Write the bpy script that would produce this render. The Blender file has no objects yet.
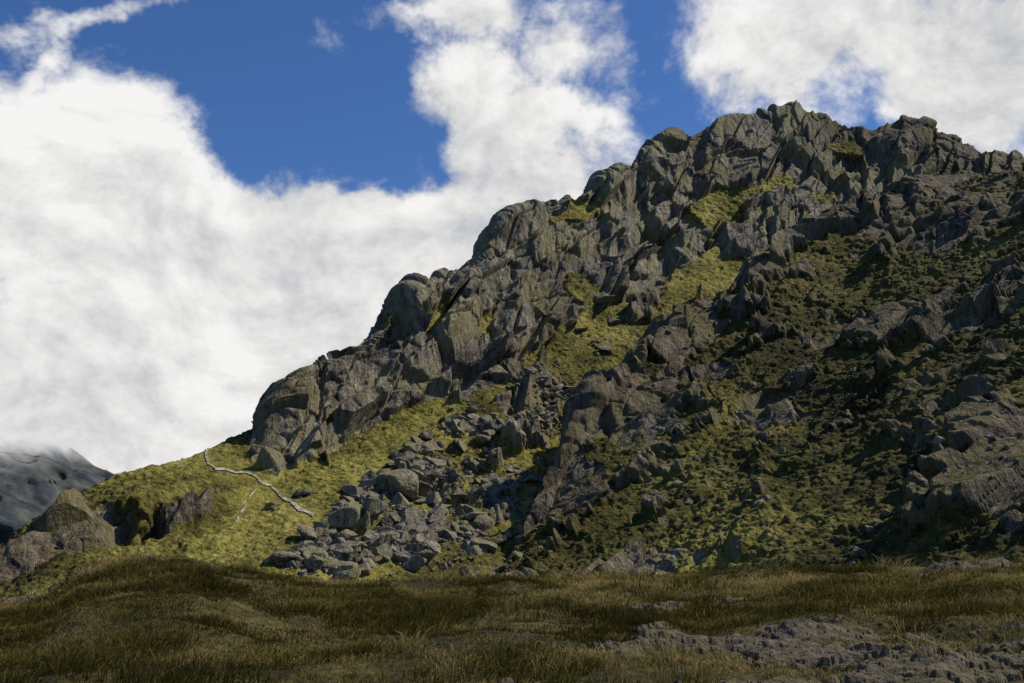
import bpy, math, numpy as np
from mathutils import Vector
rng=np.random.default_rng(7)
F=995.6; PITCH=math.radians(11.56)
def ray(u,v):
    u=np.asarray(u,dtype=np.float64); v=np.asarray(v,dtype=np.float64)
    xc=(u-512)/F; yc=(341.5-v)/F
    dx=xc; dy=math.cos(PITCH)-yc*math.sin(PITCH); dz=math.sin(PITCH)+yc*math.cos(PITCH)
    h=np.hypot(dx,dy)
    return np.stack([dx/h,dy/h,dz/h],-1)
def survey(u,v,r):
    return ray(u,v)*np.asarray(r)[...,None]
def project(P):
    x=P[...,0]; c,s=math.cos(PITCH),math.sin(PITCH)
    f=P[...,1]*c+P[...,2]*s; up=-P[...,1]*s+P[...,2]*c
    return 512+F*x/f, 341.5-F*up/f
# ---------- noise ----------
T=rng.random((64,64,64)).astype(np.float32)*2-1
def vnoise(P):
    P=np.asarray(P,dtype=np.float32)
    i=np.floor(P); f=P-i; i=i.astype(np.int32)&63; f=f*f*f*(f*(f*6-15)+10); j=(i+1)&63
    x0,y0,z0=i[...,0],i[...,1],i[...,2]; x1,y1,z1=j[...,0],j[...,1],j[...,2]
    fx,fy,fz=f[...,0],f[...,1],f[...,2]
    a=T[x0,y0,z0]*(1-fx)+T[x1,y0,z0]*fx; b=T[x0,y1,z0]*(1-fx)+T[x1,y1,z0]*fx
    c=T[x0,y0,z1]*(1-fx)+T[x1,y0,z1]*fx; d=T[x0,y1,z1]*(1-fx)+T[x1,y1,z1]*fx
    return (a*(1-fy)+b*fy)*(1-fz)+(c*(1-fy)+d*fy)*fz
def fbm(P,s,o,g=0.5,off=0.0):
    r=0; a=1; P=P/s+off
    for k in range(o):
        r=r+a*vnoise(P*(2.03**k)+17.3*k); a*=g
    return r
J=rng.random((32,32,32,3)).astype(np.float32)*0.9+0.05
G=(rng.random((32,32,32,3)).astype(np.float32)*2-1)
H=(rng.random((32,32,32)).astype(np.float32)*2-1)
L=np.array([0.5,0.15,0.85]);L/=np.linalg.norm(L)
M=np.cross(L,[0,1,0]);M/=np.linalg.norm(M);N_=np.cross(L,M)
def rockco(P,st=2.0):
    return np.stack([P@L/st,P@M,P@N_],-1).astype(np.float32)
GW=np.array([.7,1.35,.5],np.float32)
def facet(Q,off,hw=0.4,gw=1.5,w=0.0):
    Q=Q+off; i=np.floor(Q).astype(np.int32); f=Q-i; sg=np.where(f>0.5,1,-1)
    b1=np.full(Q.shape[:-1],9.,np.float32); b2=b1.copy(); h=np.zeros_like(b1); 
    for a in (0,1):
        for b in (0,1):
            for c in (0,1):
                cell=i+sg*np.array([a,b,c]); k=cell&31
                ki=(k[...,0],k[...,1],k[...,2])
                d=Q-(cell+J[ki]); d2=(d*d).sum(-1)
                val=H[ki]*hw+ (d*G[ki]*GW).sum(-1)*gw
                new=d2<b1
                b2=np.where(new,b1,np.minimum(b2,d2)); h=np.where(new,val,h); b1=np.where(new,d2,b1)
    c=(np.sqrt(b2)-np.sqrt(b1)).astype(np.float32); h=h.astype(np.float32)
    if w>0: h=h*np.clip(c/w,0,1)
    return h,c
def ss(a,b,x):
    t=np.clip((x-a)/(b-a),0,1); return t*t*(3-2*t)
def saw(x,k=0.16):
    f=x-np.floor(x)
    return np.where(f<1-k,f/(1-k),(1-f)/k)-.5
def gblur(A,s,ax):
    n=int(3*s); k=np.exp(-0.5*(np.arange(-n,n+1)/s)**2); k/=k.sum()
    pad=[(0,0)]*A.ndim; pad[ax]=(n,n); B=np.pad(A,pad,mode='reflect',reflect_type='odd')
    o=np.zeros_like(A); 
    for q,w in enumerate(k):
        sl=[slice(None)]*A.ndim; sl[ax]=slice(q,q+A.shape[ax]); o+=w*B[tuple(sl)]
    return o
# ---------- mesh helpers ----------
def mesh_from(name,V,Fq,mat,attrs={},cols={},smooth=False):
    me=bpy.data.meshes.new(name); V=np.ascontiguousarray(V.reshape(-1,3),dtype=np.float32)
    k=Fq.shape[1]; n=len(Fq)
    me.vertices.add(len(V)); me.vertices.foreach_set('co',V.ravel())
    me.loops.add(n*k); me.loops.foreach_set('vertex_index',np.ascontiguousarray(Fq,dtype=np.int32).ravel())
    me.polygons.add(n); me.polygons.foreach_set('loop_start',np.arange(0,n*k,k,dtype=np.int32))
    me.update(calc_edges=True)
    me.polygons.foreach_set('use_smooth',np.full(n,smooth,dtype=bool))
    for a,v in attrs.items():
        at=me.attributes.new(a,'FLOAT','POINT'); at.data.foreach_set('value',np.ascontiguousarray(v.ravel(),dtype=np.float32))
    for a,v in cols.items():
        at=me.attributes.new(a,'FLOAT_COLOR','POINT'); at.data.foreach_set('color',np.ascontiguousarray(v,dtype=np.float32).ravel())
    ob=bpy.data.objects.new(name,me); bpy.context.scene.collection.objects.link(ob)
    me.materials.append(mat); return ob
def gridfaces(nr,nc,off=0):
    a=(np.arange(nr-1)[:,None]*nc+np.arange(nc-1)[None,:]).ravel()+off
    return np.stack([a,a+1,a+nc+1,a+nc],-1)
def gnormals(P):
    du=np.gradient(P,axis=1); dt=np.gradient(P,axis=0)
    n=np.cross(du,dt); n/=np.linalg.norm(n,axis=-1,keepdims=True)+1e-9
    return n
# ---------- materials ----------
class NT:
    def __init__(s,nt): s.nt=nt; s.nt.nodes.clear()
    def n(s,t,**k):
        nd=s.nt.nodes.new(t)
        for a,b in k.items(): setattr(nd,a,b)
        return nd
    def put(s,sock,val):
        if isinstance(val,bpy.types.NodeSocket): s.nt.links.new(val,sock)
        else: sock.default_value=val
    def m(s,op,a,b=0.0,c=0.0,clamp=False):
        nd=s.n('ShaderNodeMath',operation=op,use_clamp=clamp); s.put(nd.inputs[0],a); s.put(nd.inputs[1],b)
        return nd.outputs[0]
    def vm(s,op,a,b=(0,0,0)):
        nd=s.n('ShaderNodeVectorMath',operation=op); s.put(nd.inputs[0],a)
        if op=='SCALE': s.put(nd.inputs['Scale'],b)
        elif op!='LENGTH': s.put(nd.inputs[1],b)
        return nd.outputs['Value'] if op in('DOT_PRODUCT','LENGTH','DISTANCE') else nd.outputs[0]
    def noise(s,vec,scale,detail=6,rough=0.55,dist=0.0,col=False):
        nd=s.n('ShaderNodeTexNoise'); s.put(nd.inputs['Vector'],vec); nd.inputs['Scale'].default_value=scale
        nd.inputs['Detail'].default_value=detail; nd.inputs['Roughness'].default_value=rough; nd.inputs['Distortion'].default_value=dist
        return nd.outputs['Color' if col else 'Fac']
    def sst(s,x,a,b):
        nd=s.n('ShaderNodeMapRange',interpolation_type='SMOOTHSTEP'); s.put(nd.inputs[0],x); nd.inputs[1].default_value=a; nd.inputs[2].default_value=b
        return nd.outputs[0]
    def ramp(s,x,st):
        nd=s.n('ShaderNodeValToRGB'); s.put(nd.inputs[0],x); e=nd.color_ramp.elements
        while len(e)<len(st): e.new(0.5)
        for q,(p,c) in enumerate(st): e[q].position=p; e[q].color=(*c,1)
        return nd.outputs[0]
    def mix(s,f,a,b,bt='MIX'):
        nd=s.n('ShaderNodeMix',data_type='RGBA',blend_type=bt); s.put(nd.inputs[0],f); 
        for so,v in((nd.inputs[6],a),(nd.inputs[7],b)):
            if isinstance(v,tuple) and len(v)==3: v=(*v,1)
            s.put(so,v)
        return nd.outputs[2]
    def attr(s,name):
        nd=s.n('ShaderNodeAttribute'); nd.attribute_name=name; return nd
def newmat(name):
    m=bpy.data.materials.new(name); m.use_nodes=True; return m,NT(m.node_tree)
def finish(t,col,rough,hgt,dist,spec=0.25,strength=1.0):
    b=t.n('ShaderNodeBsdfPrincipled'); t.put(b.inputs['Base Color'],col); t.put(b.inputs['Roughness'],rough)
    b.inputs['Specular IOR Level'].default_value=spec
    if hgt is not None:
        bp=t.n('ShaderNodeBump'); bp.inputs['Distance'].default_value=dist; bp.inputs['Strength'].default_value=strength
        t.put(bp.inputs['Height'],hgt); t.put(b.inputs['Normal'],bp.outputs[0])
    o=t.n('ShaderNodeOutputMaterial'); t.put(o.inputs[0],b.outputs[0]); return b
def rockcolor(t,P,k=1.0,s=1.0):
    mp=t.n('ShaderNodeMapping'); t.put(mp.inputs[0],P); mp.inputs['Rotation'].default_value=(0.1,0.53,0.1); mp.inputs['Scale'].default_value=(1,.8,0.25)
    n1=t.noise(P,0.13*s,3,0.6); n2=t.noise(mp.outputs[0],1.1*s,4.5,0.76); n3=t.noise(P,2.4*s,3,0.75)
    x=t.m('ADD',t.m('MULTIPLY',n1,0.36),t.m('ADD',t.m('MULTIPLY',n2,0.40),t.m('MULTIPLY',n3,0.24)))
    c=t.ramp(x,[(0.40,tuple(k*q for q in(.040,.034,.026))),(0.46,tuple(k*q for q in(.13,.112,.086))),(0.53,tuple(k*q for q in(.27,.238,.19))),(0.61,tuple(k*q for q in(.60,.55,.46)))])
    c=t.mix(t.m('MULTIPLY',t.sst(t.m('ADD',n1,t.m('MULTIPLY',n3,.6)),0.76,0.87),0.75),c,(.14*k,.125*k,.042*k))
    h=t.m('ADD',n2,t.m('MULTIPLY',n3,0.4))
    return c,h
def mountain_mat():
    m,t=newmat('mountain_rock_and_grass'); g=t.n('ShaderNodeNewGeometry'); P=g.outputs['Position']
    rk=t.attr('rock').outputs['Fac']; brsh=t.attr('brown_shade').outputs['Fac']
    g1=t.noise(P,0.1,3,0.6); g2=t.noise(P,1.3,4.5,0.8)
    mask=t.sst(t.m('ADD',rk,t.m('MULTIPLY',t.m('SUBTRACT',g2,0.5),1.7)),0.42,0.64)
    rc,rh=rockcolor(t,P)
    rc=t.mix(brsh,rc,(.64,.59,.52),'MULTIPLY')  # darkens and browns the rock: slope shade put into the colour
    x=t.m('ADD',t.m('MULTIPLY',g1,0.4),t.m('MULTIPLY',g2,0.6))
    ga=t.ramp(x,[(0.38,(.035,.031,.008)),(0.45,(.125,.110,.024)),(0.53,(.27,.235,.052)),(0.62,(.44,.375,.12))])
    gb=t.ramp(x,[(0.38,(.010,.009,.004)),(0.45,(.042,.037,.010)),(0.54,(.092,.080,.018)),(0.63,(.19,.155,.05))])  # browner, mossier cover, darkened to carry the spur's shade
    gc=t.mix(brsh,ga,gb)
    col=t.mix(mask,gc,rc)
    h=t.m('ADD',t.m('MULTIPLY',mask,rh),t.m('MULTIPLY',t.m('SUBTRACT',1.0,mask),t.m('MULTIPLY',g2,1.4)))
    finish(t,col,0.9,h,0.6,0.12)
    return m
MAT=mountain_mat()
def boulder_mat():
    m,t=newmat('boulder_rock'); g=t.n('ShaderNodeNewGeometry')
    c,h=rockcolor(t,g.outputs['Position'],.95,1.6); finish(t,c,0.9,h,0.3,0.12); return m
BM=boulder_mat()
# ---------- loft ----------
def loft(cols,us,segs,sky=None,nback=(0,),backs=(),su=14,st=6):
    cu=np.array([c[0] for c in cols],float); V=np.array([[p[0] for p in c[1]] for c in cols],float); R=np.array([[p[1] for p in c[1]] for c in cols],float)
    k=V.shape[1]; Vd=np.stack([np.interp(us,cu,V[:,j]) for j in range(k)],0); Rd=np.stack([np.interp(us,cu,R[:,j]) for j in range(k)],0)
    Vd=gblur(Vd,su,1); Rd=gblur(Rd,su,1)
    if sky is not None: Vd[-1]=gblur(np.interp(us,[a for a,b in sky],[b for a,b in sky])[None],1.5,1)[0]+1
    C=survey(np.broadcast_to(us,Vd.shape),Vd,Rd)
    rows=[C[j] for j in range(k)]
    hd=C[-1].copy(); hd[:,2]=0; hd/=np.linalg.norm(hd,axis=1,keepdims=True)
    for dr,dz in backs:
        b=C[-1]+hd*dr; b[:,2]+=dz; rows.append(b)
    C=np.stack(rows,0)
    ts=[0.0]
    for j,n in enumerate(segs): ts+=list(j+np.arange(1,n+1)/n)
    ts=np.array(ts); i=np.minimum(ts.astype(int),len(C)-2); f=(ts-i)[:,None,None]
    P=C[i]*(1-f)+C[i+1]*f
    return gblur(P,st,0),ts
skyA=[(-150,625),(-60,580),(0,545),(30,520),(50,508),(85,486),(110,474),(140,464),(175,458),(205,447),(240,430),(260,419),(265,402),(285,383),(305,365),(340,345),(380,318),(420,288),(450,265),(480,240),(505,217),(540,203),(575,195),(600,180),(630,160),(652,140),(690,130),(712,116),(750,109),(790,103),(822,110),(850,122),(870,128),(905,112),(925,118),(935,126),(960,135),(1000,150),(1030,152),(1200,150)]
colsA=[(-150,[(690,98),(660,105),(650,112),(640,118),(632,122),(625,126)]),
(-60,[(670,95),(620,104),(610,110),(600,116),(590,120),(580,124)]),
(0,[(650,92),(605,100),(590,106),(572,111),(558,116),(545,124)]),
(60,[(650,90),(590,98),(565,106),(540,111),(518,115),(503,122)]),
(130,[(650,88),(580,98),(555,106),(538,110),(500,114),(465,126)]),
(200,[(650,88),(575,98),(545,106),(520,112),(480,121),(446,135)]),
(255,[(650,88),(575,98),(540,108),(500,120),(465,130),(418,142)]),
(280,[(650,88),(575,98),(530,110),(475,128),(430,133),(388,140)]),
(340,[(650,88),(575,100),(515,116),(447,134),(400,140),(345,147)]),
(400,[(650,88),(575,102),(500,122),(415,143),(365,149),(305,157)]),
(460,[(650,88),(575,104),(485,130),(388,152),(325,160),(255,170)]),
(520,[(650,88),(575,106),(465,136),(360,162),(290,172),(208,183)]),
(580,[(650,88),(575,108),(445,145),(330,175),(265,184),(192,196)]),
(640,[(650,88),(575,110),(420,155),(290,190),(225,202),(148,216)]),
(700,[(650,88),(575,115),(400,165),(260,205),(190,220),(122,236)]),
(790,[(650,88),(575,120),(390,175),(240,220),(175,236),(104,256)]),
(850,[(650,88),(575,125),(380,180),(235,225),(185,240),(120,258)]),
(905,[(650,88),(575,130),(370,185),(230,232),(180,245),(112,262)]),
(960,[(650,88),(575,130),(370,185),(235,232),(190,245),(136,262)]),
(1030,[(650,88),(575,130),(370,185),(235,232),(195,245),(152,262)]),
(1200,[(650,88),(575,130),(370,185),(235,232),(190,245),(150,262)])]
usA=np.arange(-150,1180,1.0)
PA,tA=loft(colsA,usA,[8,150,150,160,160,30,16],skyA,backs=[(40,-28),(200,-120)])
colsB=[(440,[(660,80),(615,90),(610,94),(606,98),(602,102)]),
(500,[(650,80),(595,92),(588,97),(580,102),(572,106)]),
(545,[(640,80),(585,94),(552,103),(518,110),(482,117)]),
(590,[(640,78),(580,93),(525,106),(458,118),(385,128)]),
(640,[(640,76),(580,91),(500,108),(414,126),(330,141)]),
(700,[(640,74),(580,88),(480,108),(385,130),(290,152)]),
(750,[(640,70),(580,84),(470,108),(360,134),(262,160)]),
(800,[(640,68),(580,82),(455,108),(345,136),(238,166)]),
(850,[(640,64),(580,78),(440,108),(320,140),(205,176)]),
(900,[(640,62),(580,76),(425,106),(295,142),(179,184)]),
(950,[(640,60),(580,73),(410,104),(280,142),(168,188)]),
(1000,[(640,58),(580,70),(400,100),(275,138),(170,184)]),
(1040,[(640,56),(580,68),(390,98),(265,135),(160,180)]),
(1150,[(640,54),(580,64),(380,95),(250,130),(134,172)]),
(1300,[(640,52),(580,60),(370,92),(230,125),(106,165)])]
usB=np.arange(440,1250,.8)
PB,tB=loft(colsB,usB,[8,210,200,200,26,14],None,backs=[(16,-12),(60,-45)],su=12)
def blobs(U,V,lst):
    g=np.zeros(U.shape,np.float32)
    for (u,v,a,b,ang,w) in lst:
        c,s=math.cos(math.radians(ang)),math.sin(math.radians(ang)); du=U-u; dv=-(V-v)
        x=(du*c+dv*s)/a; y=(-du*s+dv*c)/b
        g+=w*np.exp(-(x*x+y*y)**1.5)
    return g
def craggy(P,guide,amp=1.0,pathmask=None,cut=.5,patchy=0.0,under=0.0):
    n=gnormals(P); 
    if n[...,1].mean()>0: n=-n
    W=fbm(P,24,2,.5)[...,None]*np.array([2.0,1.0,2.0])
    Q=rockco(P+W,3.3)
    wob=vnoise(Q/np.array([22,22,22])+5)*.9
    wob2=vnoise(Q/np.array([2.6,5,5])+15)*.55
    a0,c0=facet(Q/np.array([14,14,14]),1.9,.45,1.7,.10)
    s1=saw(Q[...,1]/19+Q[...,2]/40+wob,.12)
    a1,c1=facet(Q/np.array([6,6.5,6.5]),21.1,.45,2.0,.11)
    s2=saw(Q[...,1]/7.3-Q[...,2]/13+a0*.7+.3+wob2*.3,.12)
    a2,c2=facet(Q/np.array([2.6,3.2,3.2]),11.1,.4,2.0,.16)
    s3=saw(-Q[...,0]/2.9+Q[...,1]/15+a1*.8+wob2,.12)
    lim=ss(-.3,.4,fbm(P,7,2,.5,81))
    s4=saw(Q[...,1]/3.4+Q[...,2]/5+a0*1.2+wob2*1.3,.16)*lim
    a3,c3=facet(Q/np.array([.9,1.1,1.1]),5.7,.4,1.8,.2)
    mid=fbm(P,10,3,0.5)
    g=guide+0.42*fbm(P,13,4,0.6,40)+0.16*s1+.12*a1+.14*s2+patchy*(fbm(P,4.5,4,.65,60)+.25*s4)
    rock=ss(cut-.10,cut+.12,g)
    if pathmask is not None: rock=rock*(1-pathmask)
    core=(2.4*s1+1.55*s2+1.9*a0+1.25*a1+.28*s3+.30*s4+0.40*a2)
    d=rock*(core+0.12*a3-0.5*(1-ss(0,.06,c0))-0.35*(1-ss(0,.07,c1))-.14*(1-ss(0,.09,c2))+0.06*fbm(P,.9,2,0.6))*amp
    d=d+(1-rock)*(0.35*mid+0.25*fbm(P,1.3,3,0.65)+under*core)+rock*0.4
    if pathmask is not None: d=d*(1-0.85*pathmask)
    P2=P+n*d[...,None]
    n2=gnormals(P2); 
    if n2[...,1].mean()>0: n2=-n2
    fl=gblur(gblur(np.abs(n2[...,2]).astype(np.float64),1.5,1),1.5,0)
    r2=rock*1.08+0.06-ss(0.62,0.90,fl)*0.62+0.12*fbm(P,5,3,.6,7)
    return P2,n2,r2.astype(np.float32),rock
# ----- survey of rock / grass cover on slope A
UA,VA=project(PA)
tt=tA[:,None]*np.ones_like(UA)
gA=np.interp(tt,[0,1,1.5,2,2.8,3.0,3.25,4,5,6,7],[.0,.05,-.02,-.02,.05,.38,.95,1.0,.9,.3,.2]).astype(np.float32)
left=1-ss(228,268,UA)
gA=gA*(1-left)+left*(-.02)-left*ss(4.4,4.8,tt)*.8
gA+=blobs(UA,VA,[(85,528,75,20,20,1.0),(180,514,40,16,20,.9),(15,562,60,22,35,.9),(130,540,50,12,5,.5),
 (720,212,36,22,-15,-1.0),(845,150,26,8,-10,-1.0),(700,262,45,6,40,-.3),(598,333,36,12,40,-.7),(520,225,20,7,30,-.5),(570,215,30,5,20,-.6),
 (430,330,34,6,60,-.5),(375,392,60,5,38,-.45),(500,300,35,6,60,-.5),(330,420,26,7,50,-.5),(620,260,30,6,60,-.6),(780,180,40,7,30,-.6),(660,170,25,5,40,-.5),
 (440,490,50,35,40,.15),(350,540,70,18,10,.3),(540,400,50,25,45,.35),(650,240,60,40,60,.5),(800,150,60,25,-10,.3),(680,230,30,40,60,.5),(640,310,50,16,50,.4)])
pathpts=[(209,444),(206,455),(208,464),(216,469),(226,470),(236,473),(247,473),(256,477),(262,483),(270,486),(279,494),(286,501),(291,502),(299,510),(306,512),(313,516)]
path2=[(256,490),(249,498),(247,506),(240,514),(236,523),(231,530)]
def polydist(U,V,pts):
    d=np.full(U.shape,1e9)
    for (a,b),(c,e) in zip(pts[:-1],pts[1:]):
        L2=(c-a)**2+(e-b)**2; s=np.clip(((U-a)*(c-a)+(V-b)*(e-b))/L2,0,1)
        d=np.minimum(d,np.hypot(U-a-s*(c-a),V-b-s*(e-b)))
    return d
pm=1-ss(6,16,np.minimum(polydist(UA,VA,pathpts),polydist(UA,VA,path2)+2))
crestA=1-.45*ss(640,720,UA)*ss(4.3,5.0,tt)
PA2,nA,rA,_=craggy(PA,gA,crestA,pm,patchy=.13)
brshA=ss(0.1,0.9,0.08+0.45*fbm(PA,22,4)+left*0.2+ss(600,680,UA)*.25+blobs(UA,VA,[(85,528,90,26,20,.6),(190,514,50,20,20,.6),(15,562,60,26,35,.6),(275,420,30,50,-30,.4)]))
UB,VB=project(PB); tt=tB[:,None]*np.ones_like(UB)
gB=np.interp(tt,[0,1,1.6,2,2.6,3,3.7,4,5,6],[.10,.22,.22,.25,.32,.40,.55,.68,.3,.2]).astype(np.float32)
gB+=blobs(UB,VB,[(600,390,30,60,-10,.7),(570,500,28,60,-15,.5),(640,440,30,40,-10,.3),(780,395,45,16,40,.5),(930,320,60,18,10,.5),(1000,420,40,35,0,.4),(1010,500,30,40,0,.5),
 (930,430,30,25,30,.4),(830,210,70,22,38,.35),(690,300,90,18,35,.45),(820,530,40,20,0,.25),(660,530,50,30,20,.3),(860,470,60,25,10,-.15),(700,440,50,20,30,-.15),(950,205,50,13,10,-.3),(880,370,50,12,25,-.25),(1010,260,45,12,0,-.3),(740,335,60,8,30,-.4),(900,300,40,12,40,.3),(740,500,30,25,20,.25)])
PB2,nB,rB,_=craggy(PB,gB,0.78-.35*ss(3.5,4.0,tt)*ss(780,900,UB),cut=.48,patchy=.32,under=.16)
brshB=ss(0.0,0.7,0.70+0.5*fbm(PB,22,3))  # near spur: brown cover plus painted shade over most of the slope
oA=PA2.shape[0]*PA2.shape[1]
V=np.concatenate([PA2.reshape(-1,3),PB2.reshape(-1,3)]); Fc=np.concatenate([gridfaces(*PA2.shape[:2]),gridfaces(*PB2.shape[:2],off=oA)])
mountain=mesh_from('mountain',V,Fc,MAT,{'rock':np.concatenate([rA.ravel(),rB.ravel()]),'brown_shade':np.concatenate([brshA.ravel(),brshB.ravel()])},smooth=False)
# ---------- hiking path: worn tread lying on the slope ----------
pmat,t=newmat('pale_gravel'); g=t.n('ShaderNodeNewGeometry')
nn=t.noise(g.outputs['Position'],1.1,4,0.75)
finish(t,t.ramp(nn,[(0.38,(.13,.11,.07)),(0.5,(.32,.28,.20)),(0.66,(.50,.455,.365))]),0.9,nn,0.2)
UA2,VA2=project(PA2)
vis=(tA[:,None]<5.02)*np.ones_like(UA2)
jit=fbm(PA2,1.5,3,.6,22)
pdA=np.minimum(polydist(UA2,VA2,pathpts),polydist(UA2,VA2,path2))
pd=np.minimum(polydist(UA2,VA2,pathpts)+.8*jit-(UA2-209)/104*.8,polydist(UA2,VA2,path2)+.6+.6*jit)
cellm=(pd<1.5)&(vis>0)&(UA2>195)&(UA2<330)
cm=cellm[:-1,:-1]&cellm[1:,1:]
fi=gridfaces(*PA2.shape[:2])[cm.ravel()]; uq,inv=np.unique(fi,return_inverse=True)
PV=(PA2+nA*0.10+np.array([0,0,.03])).reshape(-1,3)[uq]
mesh_from('hiking_path',PV,inv.reshape(fi.shape),pmat,smooth=True)
def sample(u,v):
    j=int(round(u-usA[0])); lo=max(j-12,0); sub=np.hypot(UA2[:,lo:j+13]-u,VA2[:,lo:j+13]-v)+(1-vis[:,lo:j+13])*1e3
    k=np.unravel_index(np.argmin(sub),sub.shape); return PA2[k[0],lo+k[1]],nA[k[0],lo+k[1]]
# ---------- boulders ----------
import bmesh
def ico(n):
    bm=bmesh.new(); bmesh.ops.create_icosphere(bm,subdivisions=n,radius=1); v=np.array([x.co[:] for x in bm.verts]); f=np.array([[q.index for q in p.verts] for p in bm.faces]); bm.free(); return v,f
I2=ico(2);I3=ico(5)
def make_rock(size,big):
    v,f=I3 if big else I2
    k=9; nrm=rng.normal(size=(k,3)); nrm/=np.linalg.norm(nrm,axis=1,keepdims=True); h=0.45+0.45*rng.random(k)
    d=v@nrm.T; r=np.min(np.where(d>0.05,h/np.maximum(d,.05),9),axis=1); r=np.minimum(r,1.4)
    p=v*r[:,None]*np.array([1.0,0.6+0.4*rng.random(),0.4+0.4*rng.random()])
    if big: p=p*(1+.05*fbm(p,.5,4,.6,rng.random()*30))[:,None]
    a=rng.random()*6.28; c,s=math.cos(a),math.sin(a); p=p@np.array([[c,s,0],[-s,c,0],[0,0,1]])
    a=(rng.random()-.5)*1.4; c,s=math.cos(a),math.sin(a); p=p@np.array([[c,0,s],[0,1,0],[-s,0,c]])
    return p*size,f
bv=[];bf=[];cnt=0
def addrock(P,size,big=False):
    global cnt
    p,f=make_rock(size,big); bv.append(p+P); bf.append(f+cnt); cnt+=len(p)
poly=[(560,352),(598,326),(612,350),(585,400),(560,450),(540,540),(500,580),(270,578),(268,556),(300,535),(340,505),(385,468),(430,430),(455,402),(500,385)]
def inpoly(U,V,pl):
    ins=np.zeros(U.shape,bool); n=len(pl)
    for i in range(n):
        x1,y1=pl[i];x2,y2=pl[(i+1)%n]
        c=((y1>V)!=(y2>V))&(U<(x2-x1)*(V-y1)/(y2-y1+1e-9)+x1); ins^=c
    return ins
inn=inpoly(UA2,VA2,poly)&(tA[:,None]<3.1)
dens=inn*(.06+ss(-0.35,0.8,fbm(PA,6,3,.7,70)+blobs(UA2,VA2,[(440,480,40,60,40,.5),(350,545,90,20,8,.6),(500,440,60,18,50,.3),(395,490,30,20,0,.4),(560,400,40,20,50,.4)])-.2))
dens=dens+.02*((tA[:,None]>1)&(tA[:,None]<3)&(UA2>230)&(UA2<620))*ss(0,.6,fbm(PA,8,3,.6,12))
dens=dens*(pdA>8)
pr=(dens/dens.sum()).ravel(); idx=rng.choice(pr.size,7500,p=pr); PF=PA2.reshape(-1,3)
for i in idx:
    s=0.12+0.15*rng.pareto(1.8); s=min(s,1.4); addrock(PF[i]+np.array([0,0,s*0.1]),s,s>1.1)
for (u,v,s) in [(396,488,2.9),(342,526,2.3),(330,540,1.7),(462,448,1.7),(455,427,1.3),(300,554,1.7),(284,560,1.6),(486,548,1.5),(510,470,1.4),(430,472,1.3),(372,547,1.4),(545,397,1.2),(410,464,1.3),(350,508,1.2),(465,512,1.5),(525,442,1.2),(320,562,1.4),(437,522,1.4)]:
    p,_=sample(u,v); addrock(p+np.array([0,0,s*.1]),s,True)
pr=((tB[:,None]<3.9)&(tB[:,None]>1.0))*ss(-.3,.7,fbm(PB,9,3,.6,33))*(1.2-0.2*tB[:,None]); pr=(pr/pr.sum()).ravel(); PF=PB2.reshape(-1,3)
for i in rng.choice(pr.size,1000,p=pr):
    s=min(0.10+0.12*rng.pareto(2.0),.7); addrock(PF[i],s,False)
mesh_from('scree_boulders',np.concatenate(bv),np.concatenate(bf),BM)
# ---------- ground / meadow ----------
edge=[(-300,606),(0,604),(45,596),(80,572),(130,563),(185,562),(250,576),(330,586),(420,584),(520,580),(700,577),(800,569),(900,567),(1024,563),(1300,560)]
eaz=[]; ez=[]
for u,v in edge:
    d=ray(u,v); eaz.append(math.atan2(d[0],d[1])); ez.append(d[2]*31)
def ground_z(x,y):
    r=np.hypot(x,y); az=np.arctan2(x,y); e=np.interp(az,eaz,ez)
    e=np.where(y<0,-1.3,e)
    w=ss(11,31,r)
    z=-1.72*(1-w)+e*w
    z=z-ss(31,75,r)*np.where(az<-.3,13,9)-ss(250,900,r)*60
    P=np.stack([x,y,0*x],-1)
    near=1-ss(60,90,r)
    z=z+near*(0.16*fbm(P,3.2,3)+0.06*fbm(P,.7,3)*(r>2))
    return z
def gp(u,r): q=survey(u,600,r); return q[0],q[1]
slabs=[]
for (u,a,b,ang,w,r) in [(785,2.8,1.25,-8,1.0,17.2),(885,2.6,1.1,-25,1.0,15.4),(960,1.7,.8,-25,.95,14.0),(685,1.7,.75,8,.9,16.5),(650,.8,.5,0,.65,21.5),(560,.8,.4,0,.55,22.5),(955,1.8,1.0,0,.85,28),(760,.8,.4,0,.55,23),(20,3.0,1.6,0,1.0,30),(800,2.8,.7,0,.85,13.1),(230,.7,.4,0,.5,22)]:
    x,y=gp(u,r); slabs.append((x,y,a,b,ang,w))
def slabmask(x,y):
    g=np.zeros(x.shape)
    for (cx,cy,a,b,ang,w) in slabs:
        c,s=math.cos(math.radians(ang)),math.sin(math.radians(ang)); dx=x-cx;dy=y-cy
        g=np.maximum(g,w*np.exp(-(((dx*c+dy*s)/a)**2+((-dx*s+dy*c)/b)**2)))
    P=np.stack([x,y,0*x],-1)
    return ss(.36,.66,g+0.38*fbm(P,.8,4,.65))*(g>.03)
azg=np.concatenate([np.linspace(-math.pi,-.62,60)[:-1],np.linspace(-.62,.62,1000),np.linspace(.62,math.pi,60)[1:]])
rg=np.concatenate([[0.05,1,3,5,7],np.geomspace(8.5,36,400),np.geomspace(37,90,60),np.geomspace(100,9000,40)])
AZ,RG=np.meshgrid(azg,rg); X=RG*np.sin(AZ);Y=RG*np.cos(AZ); Z=ground_z(X,Y)
sm=slabmask(X,Y)
PG=np.stack([X,Y,0*X],-1); nearm=RG<40
Wp=PG+0.2*fbm(PG,.8,3)[...,None]
Qs=(Wp@np.array([[.9,.43,0],[-.43,.9,0],[0,0,1]]))/np.array([.9,.35,1])
fa,ca=facet(Qs,2.2,.7,.9); fb,cb=facet(Qs*2.7,7.7,.8,1.0)
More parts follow.
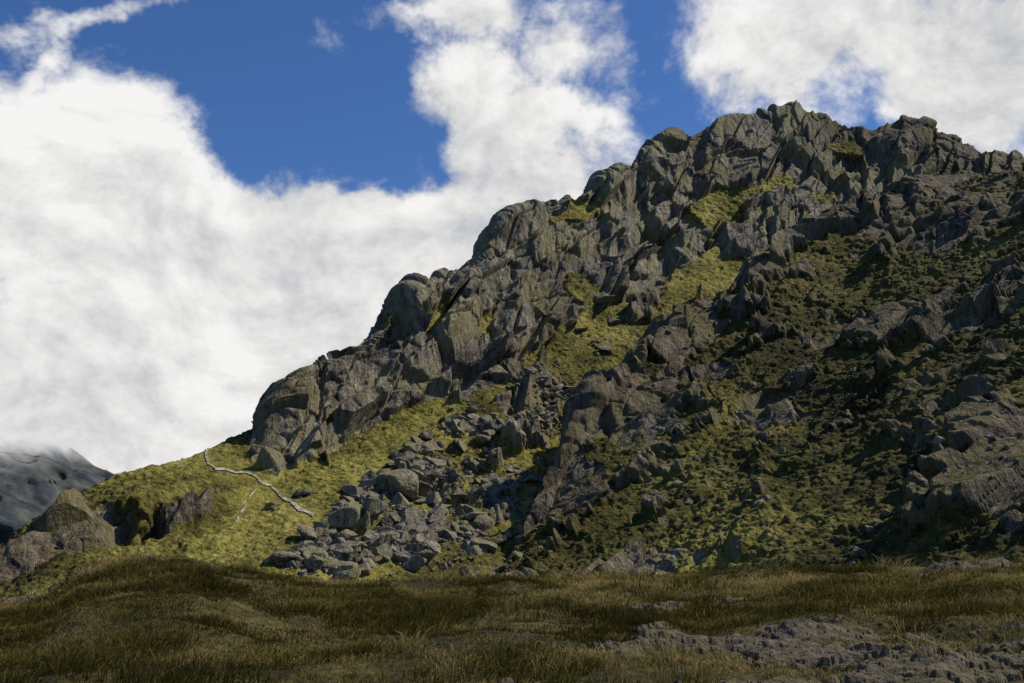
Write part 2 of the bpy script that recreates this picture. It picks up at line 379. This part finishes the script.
Z=Z+sm*nearm*(0.12+0.05*fa+0.022*fb-0.03*(1-ss(0,.1,ca))+.02*fbm(PG,.15,3)+.06*fbm(PG,1.2,2))
PG[...,2]=Z
gm,t=newmat('meadow_ground'); g=t.n('ShaderNodeNewGeometry'); P=g.outputs['Position']
rk=t.attr('rock').outputs['Fac']; c,h=rockcolor(t,P,.66,6.0)
n1=t.noise(P,.35,4,.65); n2=t.noise(P,6,5,.75)
x=t.m('ADD',t.m('MULTIPLY',n1,.45),t.m('MULTIPLY',n2,.55))
gc=t.ramp(x,[(.38,(.011,.009,.004)),(.47,(.040,.034,.010)),(.55,(.08,.065,.019)),(.65,(.16,.125,.055))])
far=t.sst(t.vm('LENGTH',P),60,300); gc=t.mix(far,gc,(.05,.055,.025))
mask=t.sst(t.m('ADD',rk,t.m('MULTIPLY',t.m('SUBTRACT',n2,.5),1.5)),.4,.65)
lich=t.mix(t.sst(t.noise(P,2.2,4,.7),.5,.62),(.13,.09,.05),(.08,.065,.025))
warm=t.mix(.45,c,lich)
finish(t,t.mix(mask,gc,warm),.9,t.m('ADD',t.m('MULTIPLY',mask,h),n2),.08,.12)
mesh_from('ground',PG,gridfaces(*PG.shape[:2])[:, ::-1],gm,{'rock':sm})
# ---------- grass ----------
nt=20000
az=rng.uniform(-.62,.62,nt); r=np.sqrt(rng.uniform(8.5**2,35**2,nt)*.55+rng.uniform(8.5,35,nt)**2*.45)
cx=r*np.sin(az);cy=r*np.cos(az); Pc=np.stack([cx,cy,0*cx],-1)
d=fbm(Pc,2.5,4,.6,13); keep=(rng.random(nt)<(0.62+0.6*d))&(slabmask(cx,cy)<.3+0.5*rng.random(nt)); cx,cy,r=cx[keep],cy[keep],r[keep]
hm=[(280,604,22),(110,572,27),(60,650,15.5),(40,665,14),(500,660,14.5),(560,668,14),(180,574,26),(690,586,25),(400,600,22),(880,590,22),(330,640,16),(980,600,20),(150,628,17)]
hx=[];hy=[]
for (u,v,rr) in hm:
    q=survey(u,v,rr)
    for _ in range(16): hx.append(q[0]+rng.normal()*.42); hy.append(q[1]+rng.normal()*.42)
nh=len(hx); cx=np.concatenate([cx,hx]);cy=np.concatenate([cy,hy]); r=np.hypot(cx,cy); Pc=np.stack([cx,cy,0*cx],-1)
nt=len(cx); hgt=(0.06+0.08*rng.random(nt)+0.18*np.clip(fbm(Pc,1.8,3,.6,51)+.1,0,1)**1.5); patch=fbm(Pc,2.2,4,.65,90)
big=rng.random(nt)<.05; hgt[big]*=1.9; big[-nh:]=True; hgt[-nh:]=.22+.14*rng.random(nh); patch[-nh:]=-.55+.4*rng.random(nh)
nb=np.where(big,55,20); ii=np.repeat(np.arange(nt),nb); n=len(ii)
sp=np.where(big,.16,.12)[ii]; ox=rng.normal(size=n)*sp; oy=rng.normal(size=n)*sp
bx=cx[ii]+ox; by=cy[ii]+oy; bz=ground_z(bx,by)-.02
hh=hgt[ii]*(.4+.8*rng.random(n)); la=rng.random(n)*6.283; lean=hh*(.3+1.1*rng.random(n))
lx=np.cos(la)*lean*.6+ox*1.1*lean/.15*.5+.2*hh; ly=np.sin(la)*lean*.6+oy*1.1*lean/.15*.5
wd=(.0033+.003*rng.random(n))*(0.7+r[ii]/22); wa=rng.random(n)*3.1416; wx=np.cos(wa)*wd; wy=np.sin(wa)*wd*.5
V=np.zeros((n,5,3)); 
V[:,0]=np.stack([bx-wx,by-wy,bz],-1);V[:,1]=np.stack([bx+wx,by+wy,bz],-1)
mx=bx+lx*.35;my=by+ly*.35;mz=bz+hh*.62
V[:,2]=np.stack([mx-wx*.7,my-wy*.7,mz],-1);V[:,3]=np.stack([mx+wx*.7,my+wy*.7,mz],-1)
V[:,4]=np.stack([bx+lx,by+ly,bz+hh*(.95-.25*rng.random(n))],-1)
b5=np.arange(n)*5; Fg=np.concatenate([np.stack([b5,b5+1,b5+3],-1),np.stack([b5,b5+3,b5+2],-1),np.stack([b5+2,b5+3,b5+4],-1)])
q=np.clip(.45+.75*patch[ii]+.24*rng.normal(size=n),0,1)[:,None]
cA=np.array([.048,.048,.011]);cB=np.array([.165,.140,.030]);cC=np.array([.50,.37,.14])
cl=np.where(q<.5,cA+(cB-cA)*q*2,cB+(cC-cB)*(q-.5)*2)
red=(rng.random(n)<.07+.15*np.clip(-patch[ii],0,1))[:,None]; cl=np.where(red,np.array([.13,.07,.022]),cl)
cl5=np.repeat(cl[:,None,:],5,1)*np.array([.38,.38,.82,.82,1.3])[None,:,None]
cl5=np.concatenate([cl5,np.ones((n,5,1))],-1)
grm,t=newmat('tussock_grass'); at=t.attr('tint'); 
b=t.n('ShaderNodeBsdfDiffuse');t.put(b.inputs[0],at.outputs['Color']); tr=t.n('ShaderNodeBsdfTranslucent');t.put(tr.inputs[0],at.outputs['Color'])
mx_=t.n('ShaderNodeMixShader');mx_.inputs[0].default_value=.35;t.put(mx_.inputs[1],b.outputs[0]);t.put(mx_.inputs[2],tr.outputs[0]); o=t.n('ShaderNodeOutputMaterial');t.put(o.inputs[0],mx_.outputs[0])
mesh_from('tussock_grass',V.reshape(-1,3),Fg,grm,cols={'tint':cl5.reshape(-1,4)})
# ---------- distant mountain ----------
us=np.arange(-400,420,4.0); sk=np.interp(us,[-400,-100,0,60,110,200,420],[320,380,412,432,468,515,560])
rows=[]
for f in np.linspace(0,1,70):
    rows.append(survey(us,590*(1-f)+sk*f,np.full(us.shape,2300+900*f)))
for f in (1,2,3): 
    q=survey(us,sk,np.full(us.shape,3200+250*f)); q[:,2]=rows[69][:,2]-160*f; rows.append(q)
PD=np.stack(rows,0); PD2=PD.copy(); rid=(1-np.abs(fbm(PD,420,5,.55))); PD2[...,1]-=rid*160; PD2[...,2]+=(rid-.6)*60
dm,t=newmat('hazy_far_slopes'); g=t.n('ShaderNodeNewGeometry'); P=g.outputs['Position']
n1=t.noise(P,.011,6,.72); c=t.ramp(n1,[(.4,(.026,.030,.040)),(.52,(.050,.057,.056)),(.62,(.09,.09,.08))])
bs=t.n('ShaderNodeBsdfPrincipled');t.put(bs.inputs[0],c);bs.inputs['Roughness'].default_value=1;bs.inputs['Specular IOR Level'].default_value=0
sx=t.n('ShaderNodeSeparateXYZ');t.put(sx.inputs[0],P)
n2=t.noise(P,.0035,4,.5)
fz=t.sst(t.m('ADD',sx.outputs[2],t.m('MULTIPLY',t.m('SUBTRACT',n2,.5),260)),175,275)
tp=t.n('ShaderNodeBsdfTransparent'); ms=t.n('ShaderNodeMixShader');t.put(ms.inputs[0],fz);t.put(ms.inputs[1],bs.outputs[0]);t.put(ms.inputs[2],tp.outputs[0]);o=t.n('ShaderNodeOutputMaterial');t.put(o.inputs[0],ms.outputs[0])
mesh_from('distant_mountain',PD2,gridfaces(*PD2.shape[:2]),dm,smooth=True)
# ---------- sun + world ----------
SE=math.radians(48); SR=math.radians(79)
sd=Vector((math.sin(SR)*math.cos(SE),math.cos(SR)*math.cos(SE),math.sin(SE)))
sl=bpy.data.lights.new('sun','SUN'); sl.energy=5.0; sl.angle=math.radians(.5); sl.color=(1,.94,.82)
so=bpy.data.objects.new('sun',sl); bpy.context.scene.collection.objects.link(so); so.rotation_euler=sd.to_track_quat('Z','Y').to_euler(); so.location=(80,20,120)
w=bpy.data.worlds.new('World'); bpy.context.scene.world=w; w.use_nodes=True; t=NT(w.node_tree)
STR=0.06
sky=t.n('ShaderNodeTexSky',sky_type='NISHITA'); sky.sun_disc=False; sky.sun_elevation=SE; sky.sun_rotation=SR; sky.altitude=1000; sky.air_density=1.0; sky.dust_density=.3; sky.ozone_density=2.0
tc=t.n('ShaderNodeTexCoord'); D=tc.outputs['Generated']
sx=t.n('ShaderNodeSeparateXYZ');t.put(sx.inputs[0],D); yy=t.m('MAXIMUM',sx.outputs[1],.08)
cb=t.n('ShaderNodeCombineXYZ'); t.put(cb.inputs[0],t.m('DIVIDE',sx.outputs[0],yy)); t.put(cb.inputs[2],t.m('DIVIDE',sx.outputs[2],yy)); G2=cb.outputs[0]
wn=t.noise(D,7.0,5,.62,0,True); G2=t.vm('ADD',G2,t.vm('SCALE',t.vm('SUBTRACT',wn,(.5,.5,.5)),.22)); 
CL=[(40,185,150,125,0,1.1),(180,262,160,110,-10,1.2),(310,268,150,105,0,1.2),(440,262,180,100,15,1.2),(60,380,300,150,0,1.3),(250,370,200,120,0,1.3),(-250,330,320,240,0,1.1),(340,225,120,60,0,1.1),
 (515,150,75,55,20,.85),(480,80,75,90,-20,.50),(450,10,100,45,0,.58),(575,50,60,90,-15,.48),(850,5,170,80,0,.92),(980,70,160,85,-10,.92),(780,60,90,55,-15,.52),(110,12,140,28,5,.58),(50,45,45,36,0,.54),(1200,60,200,130,0,1)]
dens=None
for (u,v,a,b,ang,wt) in CL:
    d=ray(u,v); c=(d[0]/d[1],0,d[2]/d[1])
    q=t.vm('SUBTRACT',G2,c)
    if ang:
        vr=t.n('ShaderNodeVectorRotate',rotation_type='Y_AXIS'); t.put(vr.inputs['Vector'],q); vr.inputs['Angle'].default_value=math.radians(ang); q=vr.outputs[0]
    q=t.vm('MULTIPLY',q,(F/a,0,F/b)); d2=t.vm('DOT_PRODUCT',q,q)
    e=t.m('MULTIPLY',t.m('POWER',2.71828,t.m('MULTIPLY',d2,-.9)),wt)
    dens=e if dens is None else t.m('MAXIMUM',dens,e)
def cn(off,dt=9):
    v=t.vm('ADD',t.vm('MULTIPLY',D,(1,1,1.35)),off)
    return t.noise(v,5.0,dt,.64,0.2)
n0=cn((0,0,0)); n1=cn((.016,.0,.024),6)
x=t.m('ADD',dens,t.m('MULTIPLY',t.m('SUBTRACT',n0,.5),2.0))
cov=t.sst(x,.18,.60)
shade=t.m('MULTIPLY',t.m('SUBTRACT',n1,n0),1.4)
lf=t.noise(D,4.0,4,.5)
val=t.m('SUBTRACT',.81,shade)
val=t.m('SUBTRACT',val,t.m('MULTIPLY',t.m('SUBTRACT',lf,.5),.75)); val=t.m('MINIMUM',t.m('MAXIMUM',val,.47),.92)
cc=t.vm('SCALE',t.mix(t.sst(val,.45,.8),(.90,.95,1.04),(1.0,.99,.975)),t.m('DIVIDE',val,STR))
skyc=t.mix(1.0,sky.outputs[0],(.84,1.26,1.86),'MULTIPLY')
bg=t.n('ShaderNodeBackground'); bg.inputs[1].default_value=STR; t.put(bg.inputs[0],t.mix(cov,skyc,cc)); o=t.n('ShaderNodeOutputWorld');t.put(o.inputs[0],bg.outputs[0])
# ---------- camera ----------
cam=bpy.data.cameras.new('camera'); cam.lens=35; cam.sensor_width=36; cam.clip_start=.1; cam.clip_end=20000
co=bpy.data.objects.new('camera',cam); bpy.context.scene.collection.objects.link(co); co.rotation_euler=(math.pi/2+PITCH,0,0); bpy.context.scene.camera=co
bpy.context.scene.view_settings.view_transform='Standard'; bpy.context.scene.view_settings.look='None'; bpy.context.scene.view_settings.exposure=0
